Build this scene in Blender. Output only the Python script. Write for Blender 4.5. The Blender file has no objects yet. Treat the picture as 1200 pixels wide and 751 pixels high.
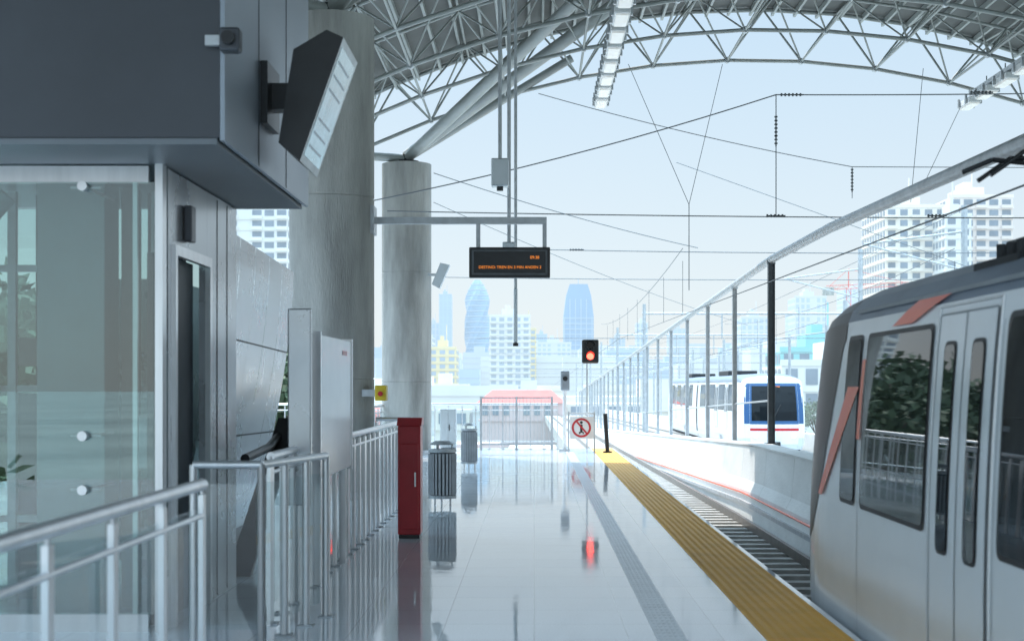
import bpy, math, random
from mathutils import Vector, Matrix
random.seed(7)
scene = bpy.context.scene

# ------------------------------------------------------------------ materials
def mat(name, col, rough=0.5, metal=0.0, nscale=0.0, namt=0.0, bump=0.0, stretch=(1,1,1), emit=None, estr=0.0, spec=0.5, rvar=0.0, bscale=None):
    m = bpy.data.materials.new(name); m.use_nodes = True
    nt = m.node_tree; b = nt.nodes['Principled BSDF']
    b.inputs['Base Color'].default_value = (*col, 1)
    b.inputs['Roughness'].default_value = rough
    b.inputs['Metallic'].default_value = metal
    b.inputs['Specular IOR Level'].default_value = spec
    if nscale > 0:
        tc = nt.nodes.new('ShaderNodeTexCoord'); mp = nt.nodes.new('ShaderNodeMapping')
        mp.inputs['Scale'].default_value = stretch
        n = nt.nodes.new('ShaderNodeTexNoise'); n.inputs['Scale'].default_value = nscale; n.inputs['Detail'].default_value = 6
        n.inputs['Roughness'].default_value = 0.6
        nt.links.new(tc.outputs['Object'], mp.inputs[0]); nt.links.new(mp.outputs[0], n.inputs['Vector'])
        r = nt.nodes.new('ShaderNodeMapRange'); r.inputs[1].default_value = .3; r.inputs[2].default_value = .7
        r.inputs[3].default_value = 1-namt; r.inputs[4].default_value = 1+namt
        nt.links.new(n.outputs['Fac'], r.inputs[0])
        mx = nt.nodes.new('ShaderNodeVectorMath'); mx.operation = 'SCALE'
        mx.inputs[0].default_value = col
        nt.links.new(r.outputs[0], mx.inputs['Scale']); nt.links.new(mx.outputs[0], b.inputs['Base Color'])
        if rvar > 0:
            r2 = nt.nodes.new('ShaderNodeMapRange'); r2.inputs[1].default_value = .3; r2.inputs[2].default_value = .7
            r2.inputs[3].default_value = max(0.01, rough-rvar); r2.inputs[4].default_value = rough+rvar
            nt.links.new(n.outputs['Fac'], r2.inputs[0]); nt.links.new(r2.outputs[0], b.inputs['Roughness'])
        if bump > 0:
            n2 = nt.nodes.new('ShaderNodeTexNoise'); n2.inputs['Scale'].default_value = bscale or nscale*4
            n2.inputs['Detail'].default_value = 4
            nt.links.new(mp.outputs[0], n2.inputs['Vector'])
            bp = nt.nodes.new('ShaderNodeBump'); bp.inputs['Strength'].default_value = bump; bp.inputs['Distance'].default_value = .02
            nt.links.new(n2.outputs['Fac'], bp.inputs['Height']); nt.links.new(bp.outputs[0], b.inputs['Normal'])
    if emit:
        b.inputs['Emission Color'].default_value = (*emit, 1); b.inputs['Emission Strength'].default_value = estr
    return m

def glass_mat(name, tint=(.9,.96,.97), ior=1.5, extra=0.0, rough=0.01):
    m = bpy.data.materials.new(name); m.use_nodes = True
    nt = m.node_tree; nt.nodes.clear()
    o = nt.nodes.new('ShaderNodeOutputMaterial'); mx = nt.nodes.new('ShaderNodeMixShader')
    t = nt.nodes.new('ShaderNodeBsdfTransparent'); t.inputs[0].default_value = (*tint, 1)
    g = nt.nodes.new('ShaderNodeBsdfGlossy'); g.inputs['Roughness'].default_value = rough
    f = nt.nodes.new('ShaderNodeFresnel'); f.inputs[0].default_value = ior
    a = nt.nodes.new('ShaderNodeMath'); a.operation = 'ADD'; a.inputs[1].default_value = extra; a.use_clamp = True
    nt.links.new(f.outputs[0], a.inputs[0]); nt.links.new(a.outputs[0], mx.inputs[0])
    nt.links.new(t.outputs[0], mx.inputs[1]); nt.links.new(g.outputs[0], mx.inputs[2]); nt.links.new(mx.outputs[0], o.inputs[0])
    return m

def floor_mat():
    m = mat('polished_tile', (.5,.55,.6), .055, nscale=.6, namt=.08, rvar=.035, spec=1.0)
    nt = m.node_tree; b = nt.nodes['Principled BSDF']
    b.inputs['IOR'].default_value = 1.6
    tc = nt.nodes.new('ShaderNodeTexCoord')
    br = nt.nodes.new('ShaderNodeTexBrick'); br.offset = 0
    br.inputs['Scale'].default_value = 1; br.inputs['Brick Width'].default_value = .6; br.inputs['Row Height'].default_value = .6
    br.inputs['Mortar Size'].default_value = .004; br.inputs['Mortar Smooth'].default_value = .3
    br.inputs['Color1'].default_value = (.78,.82,.86,1); br.inputs['Color2'].default_value = (.73,.78,.84,1); br.inputs['Mortar'].default_value = (.5,.52,.55,1)
    nt.links.new(tc.outputs['Object'], br.inputs['Vector'])
    sp = nt.nodes.new('ShaderNodeTexNoise'); sp.inputs['Scale'].default_value = 90
    nt.links.new(tc.outputs['Object'], sp.inputs['Vector'])
    mr = nt.nodes.new('ShaderNodeMapRange'); mr.inputs[1].default_value=.35; mr.inputs[2].default_value=.65; mr.inputs[3].default_value=.9; mr.inputs[4].default_value=1.06
    nt.links.new(sp.outputs['Fac'], mr.inputs[0])
    mx = nt.nodes.new('ShaderNodeVectorMath'); mx.operation='SCALE'
    nt.links.new(br.outputs['Color'], mx.inputs[0]); nt.links.new(mr.outputs[0], mx.inputs['Scale'])
    nt.links.new(mx.outputs[0], b.inputs['Base Color'])
    wv = nt.nodes.new('ShaderNodeTexNoise'); wv.inputs['Scale'].default_value = 2.2; wv.inputs['Detail'].default_value = 2
    nt.links.new(tc.outputs['Object'], wv.inputs['Vector'])
    b1 = nt.nodes.new('ShaderNodeBump'); b1.inputs['Strength'].default_value = .25; b1.inputs['Distance'].default_value = .006
    nt.links.new(wv.outputs['Fac'], b1.inputs['Height'])
    b2 = nt.nodes.new('ShaderNodeBump'); b2.inputs['Strength'].default_value = .4; b2.inputs['Distance'].default_value = .002; b2.invert = True
    nt.links.new(br.outputs['Fac'], b2.inputs['Height']); nt.links.new(b1.outputs[0], b2.inputs['Normal'])
    nt.links.new(b2.outputs[0], b.inputs['Normal'])
    return m

HAZE_GLOW=(.64,.79,.89)
def haze_glow_mat(name,col,k,rough=.7,nscale=.03,namt=.1):
    # distant surface, aerial haze painted in: dimmed base plus glow of strength k
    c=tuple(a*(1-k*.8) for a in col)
    return mat(name,c,rough,nscale=nscale,namt=namt,emit=HAZE_GLOW,estr=k)
M = {}
M['floor'] = floor_mat()
M['yellow'] = mat('tactile_yellow', (.98,.50,.085), .6, nscale=3, namt=.08)
M['greystrip'] = mat('grey_strip', (.66,.70,.74), .3, nscale=5, namt=.1)
M['concrete'] = mat('concrete', (.36,.355,.335), .8, nscale=1.6, namt=.34, bump=.5, stretch=(1.6,1.6,.3), bscale=30)
M['concrete_w'] = mat('white_concrete', (.80,.80,.78), .75, nscale=1.0, namt=.12, bump=.3, stretch=(1,.4,1), bscale=20)
M['concrete_d'] = mat('dark_concrete', (.22,.22,.22), .9, nscale=2, namt=.3, bump=.5)
M['ballast'] = mat('trackbed', (.42,.41,.39), .95, nscale=6, namt=.3, bump=.8)
M['sleeper'] = mat('sleeper_concrete', (.46,.45,.43), .85, nscale=3, namt=.2)
M['rail'] = mat('rail_steel', (.3,.27,.25), .35, 1, nscale=4, namt=.2)
M['steel'] = mat('brushed_steel', (.76,.76,.77), .28, .8, nscale=8, namt=.1, stretch=(1,1,.1))
M['truss'] = mat('painted_steel_grey', (.38,.40,.39), .5, .1, nscale=2, namt=.12)
M['roof'] = mat('roof_sheet', (.12,.125,.12), .6, .2, nscale=1, namt=.15)
M['galv'] = mat('galvanised', (.52,.54,.56), .45, .5, nscale=6, namt=.15)
M['darkgalv'] = mat('dark_post', (.13,.14,.15), .5, .4, nscale=6, namt=.15)
M['black'] = mat('black_paint', (.02,.021,.023), .35, nscale=5, namt=.2)
M['mask'] = mat('black_satin', (.010,.011,.013), .35, nscale=1, namt=.1, spec=.14)
M['wire'] = mat('wire', (.20,.22,.24), .5, .3, nscale=1, namt=.1)
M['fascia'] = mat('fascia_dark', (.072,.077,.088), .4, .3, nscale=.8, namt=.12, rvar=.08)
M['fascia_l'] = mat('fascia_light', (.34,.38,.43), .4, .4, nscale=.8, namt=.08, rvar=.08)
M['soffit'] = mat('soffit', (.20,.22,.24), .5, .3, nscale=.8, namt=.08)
M['alu'] = mat('aluminium_panel', (.52,.54,.56), .3, .7, nscale=1.2, namt=.14, rvar=.1)
M['panelw'] = mat('panel_white', (.58,.63,.66), .25, .3, nscale=1.5, namt=.06)
M['frost'] = mat('frosted_panel', (.42,.49,.50), .35, .0, nscale=.8, namt=.14)
M['inner_dark'] = mat('cabin_interior', (.06,.07,.08), .5, .0, nscale=2, namt=.3)
M['inner_warm'] = mat('cabin_interior_warm', (.28,.25,.23), .6, .0, nscale=2, namt=.2)
M['glass'] = glass_mat('clear_glass', (.80,.90,.89), 1.5, .10)
M['glassrail'] = glass_mat('rail_glass', (.88,.95,.96), 1.45, .06)
M['trainwhite'] = mat('train_paint', (.80,.82,.84), .2, nscale=.7, namt=.04, rvar=.05)
M['traingrey'] = mat('train_paint_grey', (.60,.64,.68), .25, nscale=.7, namt=.05)
M['trainroof'] = mat('train_roof', (.16,.20,.26), .4, nscale=2, namt=.15)
M['tinted'] = mat('tinted_glass', (.010,.013,.016), .02, spec=.3, nscale=.5, namt=.1)
M['gasket'] = mat('rubber_gasket', (.02,.02,.022), .5, nscale=6, namt=.1)
M['seam'] = mat('panel_seam', (.3,.32,.34), .5, nscale=6, namt=.1)
M['orange'] = mat('orange_decal', (.90,.11,.03), .3, nscale=2, namt=.06)
M['red'] = mat('red_paint', (.55,.03,.04), .35, nscale=3, namt=.15)
M['blue'] = mat('blue_paint', (.03,.10,.24), .35, nscale=2, namt=.08)
M['under'] = mat('underframe', (.03,.03,.032), .7, nscale=6, namt=.3)
M['head'] = mat('headlamp', (.8,.8,.8), .1, nscale=5, namt=.05, emit=(1,.95,.85), estr=.6)
M['led'] = mat('led_text', (.3,.05,.0), .5, nscale=1, namt=.01, emit=(1,.30,.04), estr=1.0)
M['sigred'] = mat('signal_red', (.5,.02,.02), .3, nscale=1, namt=.01, emit=(1,.05,.03), estr=12.0)
M['screen'] = mat('lcd_screen', (.2,.28,.33), .12, nscale=5, namt=.6, emit=(.4,.6,.68), estr=.3)
M['white'] = mat('white_paint', (.8,.8,.8), .5, nscale=3, namt=.05)
M['lamp'] = mat('lamp_diffuser', (.8,.8,.78), .4, nscale=3, namt=.05, emit=(1,.97,.9), estr=.2)
M['ground'] = haze_glow_mat('ground_city', (.28,.30,.27), .25, .95, .02, .35)
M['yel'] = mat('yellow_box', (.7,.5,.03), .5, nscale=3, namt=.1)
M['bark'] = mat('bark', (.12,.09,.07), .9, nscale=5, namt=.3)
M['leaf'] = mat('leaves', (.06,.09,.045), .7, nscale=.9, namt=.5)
M['leaf_far'] = haze_glow_mat('leaves_far', (.08,.12,.07), .22, .7, .9, .5)
M['redroof'] = haze_glow_mat('red_roof', (.62,.09,.07), .2, .7, .5, .2)
M['bw_white'] = haze_glow_mat('bld_white', (.66,.66,.64), .30, .8, .05)
M['bw_cream'] = haze_glow_mat('bld_cream', (.72,.66,.58), .28, .8, .05)
M['bw_pink'] = haze_glow_mat('bld_pink', (.62,.46,.44), .24, .8, .05)
M['bw_tan'] = haze_glow_mat('bld_tan', (.70,.60,.54), .28, .8, .05)
M['bw_yel'] = haze_glow_mat('bld_yellow', (.70,.56,.30), .42, .8, .05)
M['bw_wfar'] = haze_glow_mat('bld_white_far', (.64,.64,.63), .48, .8, .05)
M['bw_win'] = haze_glow_mat('bld_window', (.16,.20,.25), .24, .3, .2, .3)
M['bw_winfar'] = haze_glow_mat('bld_window_far', (.25,.32,.40), .48, .4, .05, .2)
M['hz_blue'] = haze_glow_mat('hazy_glass', (.10,.27,.46), .60, .45, .02)
M['hz_bluef'] = haze_glow_mat('hazy_glass_faint', (.18,.32,.48), .70, .45, .02)
M['hz_blue2'] = haze_glow_mat('hazy_glass_light', (.26,.40,.56), .66, .5, .02)
M['hz_grey'] = haze_glow_mat('hazy_grey', (.38,.44,.52), .70, .8, .02)
M['hz_pale'] = haze_glow_mat('hazy_pale', (.55,.57,.58), .72, .8, .02)
M['teal'] = haze_glow_mat('teal_cladding', (.15,.5,.52), .40, .5, .1)
M['hill'] = haze_glow_mat('hill_far', (.2,.3,.3), .84, .9, .001)

# ------------------------------------------------------------------ builders
class Part:
    def __init__(s, name, m, smooth=False):
        s.name, s.m, s.v, s.f, s.smooth = name, m, [], [], smooth
        s.sm=[]
    def add(s, vs, fs, sm=False):
        o = len(s.v); s.v += [tuple(v) for v in vs]
        for f in fs: s.f.append([i+o for i in f]); s.sm.append(sm or s.smooth)
        return s
    def box(s, x0,x1,y0,y1,z0,z1):
        return s.add([(x0,y0,z0),(x1,y0,z0),(x1,y1,z0),(x0,y1,z0),(x0,y0,z1),(x1,y0,z1),(x1,y1,z1),(x0,y1,z1)],
            [(0,3,2,1),(4,5,6,7),(0,1,5,4),(1,2,6,5),(2,3,7,6),(3,0,4,7)])
    def bbox(s, x0,x1,y0,y1,z0,z1,c=.01):   # chamfered box
        import bmesh
        bm=bmesh.new(); bmesh.ops.create_cube(bm,size=1)
        for v in bm.verts:
            v.co=Vector(((x0+x1)/2+v.co.x*(x1-x0),(y0+y1)/2+v.co.y*(y1-y0),(z0+z1)/2+v.co.z*(z1-z0)))
        bmesh.ops.bevel(bm,geom=bm.edges[:],offset=c,segments=2,affect='EDGES',profile=.5)
        bm.verts.index_update()
        s.add([v.co[:] for v in bm.verts],[[v.index for v in f.verts] for f in bm.faces]); bm.free(); return s
    def tube(s, p, q, r, n=8, r2=None, caps=True):
        p,q=Vector(p),Vector(q); d=(q-p)
        if d.length<1e-6: return s
        d.normalize(); a=Vector((0,0,1)) if abs(d.z)<.9 else Vector((1,0,0))
        u=d.cross(a).normalized(); w=d.cross(u); r2=r if r2 is None else r2
        vs=[]
        for k in range(n):
            t=2*math.pi*k/n; e=u*math.cos(t)+w*math.sin(t); vs.append(p+e*r); vs.append(q+e*r2)
        fs=[(2*k,2*k+1,(2*k+3)%(2*n),(2*k+2)%(2*n)) for k in range(n)]
        s.add(vs,fs,True)
        if caps: s.add(vs,[tuple(2*k for k in range(n)), tuple(2*k+1 for k in reversed(range(n)))])
        return s
    def poly(s, pts, r, n=6):
        for a,b in zip(pts[:-1],pts[1:]): s.tube(a,b,r,n)
        return s
    def quad(s,a,b,c,d): return s.add([a,b,c,d],[(0,1,2,3)])
    def prism_y(s, prof, y0, y1):     # profile list of (x,z)
        n=len(prof); vs=[(x,y0,z) for x,z in prof]+[(x,y1,z) for x,z in prof]
        fs=[(i,(i+1)%n,n+(i+1)%n,n+i) for i in range(n)]+[tuple(range(n))[::-1],tuple(range(n,2*n))]
        return s.add(vs,fs)
    def ribbon(s, x0,x1,ys,zt,zb):
        for a,b in zip(ys[:-1],ys[1:]):
            s.add([(x0,a,zb(a)),(x1,a,zb(a)),(x1,b,zb(b)),(x0,b,zb(b)),(x0,a,zt(a)),(x1,a,zt(a)),(x1,b,zt(b)),(x0,b,zt(b))],
              [(0,3,2,1),(4,5,6,7),(1,2,6,5),(3,0,4,7)])
        return s

class Group:
    def __init__(s, name, loc=(0,0,0)):
        s.e = bpy.data.objects.new(name, None); scene.collection.objects.link(s.e)
        s.e.location = loc; s.e.empty_display_size=.2; s.loc=Vector(loc); s.parts=[]
    def part(s, name, m, smooth=False):
        p=Part(name,m,smooth); s.parts.append(p); return p
    def done(s):
        for p in s.parts:
            if not p.v: continue
            me=bpy.data.meshes.new(p.name); me.from_pydata(p.v,[],p.f); me.materials.append(M[p.m])
            me.polygons.foreach_set('use_smooth', p.sm); me.update()
            o=bpy.data.objects.new(p.name,me); scene.collection.objects.link(o)
            o.parent=s.e; o.matrix_parent_inverse=Matrix.Translation(-s.loc)
        return s.e

def single(name, m, fn, smooth=False):
    p=Part(name,m,smooth); fn(p)
    me=bpy.data.meshes.new(name); me.from_pydata(p.v,[],p.f); me.materials.append(M[m])
    me.polygons.foreach_set('use_smooth', p.sm); me.update()
    o=bpy.data.objects.new(name,me); scene.collection.objects.link(o); return o

def text_on(group, s, size, loc, rot, m, name='text'):
    c=bpy.data.curves.new(name,'FONT'); c.body=s; c.size=size; c.extrude=.001
    o=bpy.data.objects.new(name,c); scene.collection.objects.link(o)
    o.location=loc; o.rotation_euler=rot; c.materials.append(M[m])
    o.parent=group.e; o.matrix_parent_inverse=Matrix.Translation(-group.loc)

# ------------------------------------------------------------------ ground, platform, tracks
single('ground','ground',lambda p:p.quad((-9000,-3000,-9),(9000,-3000,-9),(9000,15000,-9),(-9000,15000,-9)))
PE=37.0
g=Group('station_platform',(0,15,0))
g.part('platform_floor','floor').box(-9,1.47,-6,PE,-.3,0)
g.part('platform_floor_edge','floor').box(2.02,2.07,-6,PE,-.3,0)
g.part('platform_slab','concrete_d').box(-9,1.95,-6,PE-.01,-1.6,-.302)
y=g.part('tactile_strip','yellow'); y.box(1.47,2.02,-6,PE,-.3,.003)
for i in range(8):
    for j in range(int((PE-7)/.069)):
        cx=1.505+i*.069; cy=7+j*.069
        y.add([(cx-.02,cy-.02,.003),(cx+.02,cy-.02,.003),(cx+.02,cy+.02,.003),(cx-.02,cy+.02,.003),
               (cx-.012,cy-.012,.007),(cx+.012,cy-.012,.007),(cx+.012,cy+.012,.007),(cx-.012,cy+.012,.007)],
              [(4,5,6,7),(0,1,5,4),(1,2,6,5),(2,3,7,6),(3,0,4,7)])
k=g.part('guide_strip','greystrip'); k.box(.78,.97,-6,PE-2,-.2,.003)
for j in range(int((PE-9)/.12)):
    cy=7+j*.12
    for cx in (.805,.84,.875,.91,.945): k.box(cx-.010,cx+.010,cy-.045,cy+.045,.003,.0045)
g.done()

zs=lambda y: 0 if y<30 else -(y-30)*.0255
zb=lambda y: 0 if y<30 else -(y-30)*.010
ys=[-10,10,20,30,40,50,60,75,90,110,130,160,200,260,340]
g=Group('viaduct_trackway',(5,40,-1.5))
g.part('deck','ballast').ribbon(1.9,4.42,ys,lambda y:-1.3+zb(y),lambda y:-2.3+zb(y))
g.part('far_deck','ballast').ribbon(4.98,12.6,ys,lambda y:-1.3+zb(y),lambda y:-2.3+zb(y))
g.part('outer_parapet','concrete_w').ribbon(12.6,12.9,ys,lambda y:-.2+zb(y),lambda y:-2.3+zb(y))
sl=g.part('sleepers','sleeper')
for i in range(90):
    yy=10+i*.7
    for cx in (3.55,10.0): sl.box(cx-1.2,cx+1.2,yy,yy+.24,-1.3+zb(yy)-.05,-1.22+zb(yy+.3))
g.done()
g=Group('railway_rails',(3.5,40,-1.2))
r=g.part('rails','rail')
for cx in (3.55-.72,3.55+.72,10-.72,10+.72):
    r.ribbon(cx-.035,cx+.035,ys,lambda y:-1.06+zb(y),lambda y:-1.22+zb(y))
g.done()
g=Group('trackside_barrier_wall',(4.7,40,0))
w=g.part('barrier','concrete_w')
yy=10.0
while yy<220:
    L_=3.0
    a,b=yy,yy+L_-.02
    za,zb_=zs(a),zs(b)
    prof=[(4.42,-2.0),(4.42,-.55),(4.52,-.35),(4.58,.36),(4.98,.36),(4.98,-2.0)]
    n=len(prof)
    vs=[(x,a,z+za) for x,z in prof]+[(x,b,z+zb_) for x,z in prof]
    w.add(vs,[(i,(i+1)%n,n+(i+1)%n,n+i) for i in range(n)]+[tuple(range(n))[::-1],tuple(range(n,2*n))])
    yy+=L_
w=g.part('pipe','orange')
for a,b in zip(ys[:-1],ys[1:]): w.tube((4.38,a,-.62+zs(a)),(4.38,b,-.62+zs(b)),.02,6)
c=g.part('cable_tray','galv').ribbon(4.36,4.42,ys,lambda y:-.78+zs(y),lambda y:-.86+zs(y))
w=g.part('coping','concrete_w').ribbon(4.55,5.0,ys[1:],lambda y:.40+zs(y),lambda y:.365+zs(y))
g.done()

g=Group('steel_post_fence',(5,40,2))
p=g.part('posts','galv'); pd=g.part('near_post','darkgalv')
for i in range(24):
    yy=30+5.5*i
    z0=.36+zs(yy); z1=4.18+zs(yy)
    q=pd if i==0 else p
    hw=.07 if i==0 else .055
    q.box(5-hw,5+hw,yy-.006,yy+.006,z0,z1); q.box(5-hw,5-hw+.014,yy-hw,yy-.0065,z0,z1); q.box(5-hw,5-hw+.014,yy+.0065,yy+hw,z0,z1)
    q.box(5+hw-.014,5+hw,yy-hw,yy-.0065,z0,z1); q.box(5+hw-.014,5+hw,yy+.0065,yy+hw,z0,z1)
    q.box(5-.13,5+.13,yy-.12,yy+.12,z0,z0+.05)
    q.tube((5,yy,z1),(5,yy,z1+.12),.09,8)
b=g.part('top_beam','galv')
pts=[(5.0,yy,4.28+zs(yy)-(0 if yy>24 else (24-yy)*.02)) for yy in [-6,2,10,15,20,24,30,45,60,80,100,130,156]]
b.poly(pts,.085,10)
r=g.part('mesh_rails','galv')
for i in range(23):
    ya=30+5.5*i; yb=ya+5.5
    r.tube((5,ya,.36+zs(ya)+.95),(5,yb,.36+zs(yb)+.95),.02,5)
g.done()

# ------------------------------------------------------------------ columns
def column(Y, X=-2.93, R=.61):
    g=Group('concrete_column',(X,Y,3.4))
    p=g.part('shaft','concrete')
    n=96
    zl=[0,1.7,1.71,1.725,1.735,4.30,4.31,4.325,4.335,6.9]
    rr=[R,R,R-.01,R-.01,R,R,R-.01,R-.01,R,R]
    for z0,z1,r0,r1 in zip(zl[:-1],zl[1:],rr[:-1],rr[1:]):
        vs=[(X+r0*math.cos(2*math.pi*k/n),Y+r0*math.sin(2*math.pi*k/n),z0) for k in range(n)]+[(X+r1*math.cos(2*math.pi*k/n),Y+r1*math.sin(2*math.pi*k/n),z1) for k in range(n)]
        p.add(vs,[(k,(k+1)%n,n+(k+1)%n,n+k) for k in range(n)],True)
    p2=g.part('cap','concrete'); p2.add([(X+(R-.004)*math.cos(2*math.pi*k/n),Y+(R-.004)*math.sin(2*math.pi*k/n),6.9) for k in range(n)],[tuple(range(n))])
    p3=g.part('bearing','black'); p3.tube((X,Y,6.9),(X,Y,6.98),.3,16); p3.tube((X,Y,6.98),(X,Y,7.12),.17,16)
    g.part('base_plate','galv').tube((X,Y,0),(X,Y,.1),R+.03,48)
    g.done()
column(20.6); column(34.0,-3.05,.59); column(7.2,-6.6)

# ------------------------------------------------------------------ canopy
XL,XR=-6.0,17.0
def zl(x): return 9.4-1.9*((x-5.2)/8.8)**2
g=Group('canopy_roof',(5.2,20,9))
t=g.part('space_frame','truss'); 
nx=13; dx=(XR-XL)/nx; Ys=[34-2.9*i for i in range(10)]
def L(i,j): x=XL+dx*j; return (x,Ys[i],zl(x))
def U(i,j):
    x=XL+dx*(j+.5); yv=Ys[i]-1.45; return (x,yv,zl(x)+1.15)
for i in range(len(Ys)):
    for j in range(nx+1):
        if j<nx: t.tube(L(i,j),L(i,j+1),.045,6,caps=False)
        if i+1<len(Ys): t.tube(L(i,j),L(i+1,j),.028,6,caps=False)
for i in range(len(Ys)-1):
    for j in range(nx):
        u=U(i,j)
        for a in ((i,j),(i+1,j),(i,j+1),(i+1,j+1)): t.tube(u,L(*a),.022,5,caps=False)
        if j+1<nx: t.tube(u,U(i,j+1),.035,6,caps=False)
        if i+2<len(Ys): t.tube(u,U(i+1,j),.028,6,caps=False)
def UF(j): x=XL+dx*(j+.5); return (x,34.2,zl(x)+1.25)
for j in range(nx):
    t.tube(UF(j),L(0,j),.028,6); t.tube(UF(j),L(0,j+1),.028,6); t.tube(UF(j),U(0,j),.028,6)
    if j+1<nx: t.tube(UF(j),UF(j+1),.05,8)
nd=g.part('nodes','galv')
for j in range(nx+1):
    for i in (0,1,2):
        x,yv,z=L(i,j); nd.tube((x,yv-.07,z),(x,yv+.07,z),.07,8)
rf=g.part('roof_sheet','roof')
N=46
for k in range(N):
    xa=XL-.8+(XR+1.6-XL)*k/N; xb=XL-.8+(XR+1.6-XL)*(k+1)/N
    za,zb2=zl(xa)+1.32,zl(xb)+1.32
    rf.add([(xa,-8,za),(xb,-8,zb2),(xb,34.6,zb2),(xa,34.6,za),(xa,-8,za+.1),(xb,-8,zb2+.1),(xb,34.6,zb2+.1),(xa,34.6,za+.1)],[(0,1,2,3),(4,7,6,5),(2,6,7,3),(0,4,5,1)])
pu=g.part('purlins','truss')
for k in range(0,N,1):
    xa=XL-.8+(XR+1.6-XL)*(k+.5)/N; za=zl(xa)+1.3
    pu.box(xa-.03,xa+.03,2,34.5,za-.12,za+.005)
st=g.part('struts','truss')
for (X,Y) in ((-2.93,20.6),(-3.05,34.0)):
    for (tx,ty,rr_) in ((.9,Y-5.2,.13),(.9,Y,.10),(-6,Y-2.6,.1),(-.1,Y-2.6,.13)):
        st.tube((X,Y,7.05),(tx,ty,zl(tx)+.5),rr_,12)
st.tube((-3.05,34,7.1),(2.6,30.1,zl(2.6)+1.1),.14,12)
for X in (15.5,):
    for Y in (7.2,20.6,34): st.tube((X,Y,-9),(X,Y,zl(X)),.3,16)
g.done()

def light_row(X,Z,y0,y1):
    g=Group('hanging_light_row',(X,(y0+y1)/2,Z))
    h=g.part('housings','white'); d=g.part('diffusers','lamp'); tr=g.part('trunking','galv'); hg=g.part('hangers','galv')
    yy=y0
    while yy<y1:
        h.bbox(X-.15,X+.15,yy,yy+.95,Z,Z+.14,.02); d.box(X-.11,X+.11,yy+.06,yy+.89,Z-.03,Z-.002)
        for q in (.2,.75):
            hg.box(X-.20,X-.151,yy+q-.04,yy+q+.04,Z,Z+.2); hg.box(X+.151,X+.20,yy+q-.04,yy+q+.04,Z,Z+.2)
        hg.tube((X,yy+.5,Z+.3),(X,yy+.5,zl(X)),.015,6)
        yy+=1.3
    tr.box(X-.06,X+.06,y0,y1,Z+.2,Z+.3)
    g.done()
light_row(1.6,8.35,14,34); light_row(10.4,8.3,14,33.8)

# ------------------------------------------------------------------ hanging poles with boxes
def pole(X,Y,z0,z1,bw,bh):
    g=Group('hanging_cctv_pole',(X,Y,z0))
    g.part('pole','galv').tube((X,Y,z0),(X,Y,z1),.03,10)
    b=g.part('camera_box','panelw'); b.bbox(X-bw,X+bw,Y-bw,Y+bw,z0-bh,z0,.02)
    c=g.part('lens','black'); c.tube((X,Y,z0-bh-.06),(X,Y,z0-bh),.05,12)
    g.done()
pole(-.39,22,3.83,9.0,.1,.32); pole(-.52,21.6,5.05,9.0,.13,.42); pole(-.34,26,3.4,8.9,.035,1.0)

# LED sign
g=Group('led_information_sign',(-.35,20.6,3.4))
g.part('housing','black').bbox(-.94,.23,20.5,20.66,3.17,3.61,.015)
g.part('bezel','darkgalv').box(-.90,.19,20.488,20.499,3.21,3.57)
g.part('display','black').box(-.87,.16,20.480,20.487,3.235,3.545)
b=g.part('bracket','galv'); b.box(-2.32,.18,20.55,20.63,3.95,4.05); b.box(-.84,-.78,20.56,20.62,3.61,3.949); b.box(.12,.18,20.56,20.62,3.61,3.949)
b.box(-2.36,-2.3,20.4,20.78,3.8,4.2)
rx=(math.radians(90),0,0)
text_on(g,'DESTINO: TREN EN 3 MIN ANDEN 2',.056,(-.80,20.476,3.30),rx,'led'); text_on(g,'09:38',.06,(-.06,20.476,3.44),rx,'led')
g.done()

# ------------------------------------------------------------------ lift / booth
g=Group('glass_elevator',(-4.2,10.4,1.5))
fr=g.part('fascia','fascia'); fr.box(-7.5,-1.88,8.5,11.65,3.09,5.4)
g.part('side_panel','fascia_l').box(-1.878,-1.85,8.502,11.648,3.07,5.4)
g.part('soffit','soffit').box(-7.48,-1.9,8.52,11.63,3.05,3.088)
s=g.part('frame','steel')
s.box(-2.47,-2.42,9.26,9.36,0,3.05)
s.box(-7.3,-2.52,9.29,9.33,2.93,3.04); s.box(-7.3,-2.52,9.29,9.33,0,.12)
for x in (-3.9,-5.3): s.box(x-.012,x+.012,9.31,9.35,.12,2.93)
s.box(-2.62,-2.59,9.28,9.31,.12,2.93)
w=g.part('side_wall','alu')
w.box(-2.47,-2.42,9.40,9.52,0,3.04); w.box(-2.48,-2.42,10.52,11.55,0,3.04); w.box(-2.48,-2.42,9.522,10.518,2.52,3.04)
df=g.part('door_frame','steel'); df.box(-2.43,-2.39,9.49,9.54,0,2.55); df.box(-2.43,-2.39,10.5,10.56,0,2.55); df.box(-2.43,-2.39,9.542,10.498,2.48,2.55)
d=g.part('dark_opening','inner_dark'); d.box(-2.60,-2.52,9.55,10.5,0,2.5)
jn=g.part('wall_joints','gasket')
for yv in (10.85,11.2): jn.box(-2.419,-2.416,yv-.006,yv+.006,.02,3.02)
gl=g.part('glass_wall','glass'); gl.box(-7.3,-2.475,9.26,9.275,.12,2.93)
i_=g.part('shaft_column','frost'); i_.bbox(-3.50,-3.02,10.0,10.35,.0,3.04,.01); i_.box(-5.2,-4.7,10.6,10.9,0,3.04)
i_.tube((-4.6,9.9,1.9),(-3.7,9.95,2.95),.09,4)
iw=g.part('inner_warm_panels','inner_warm'); iw.box(-2.99,-2.90,10.3,10.5,0,3.04); iw.box(-4.3,-3.95,10.4,10.5,.0,2.1); iw.box(-3.7,-3.52,10.2,10.3,1.75,1.95)
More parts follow.
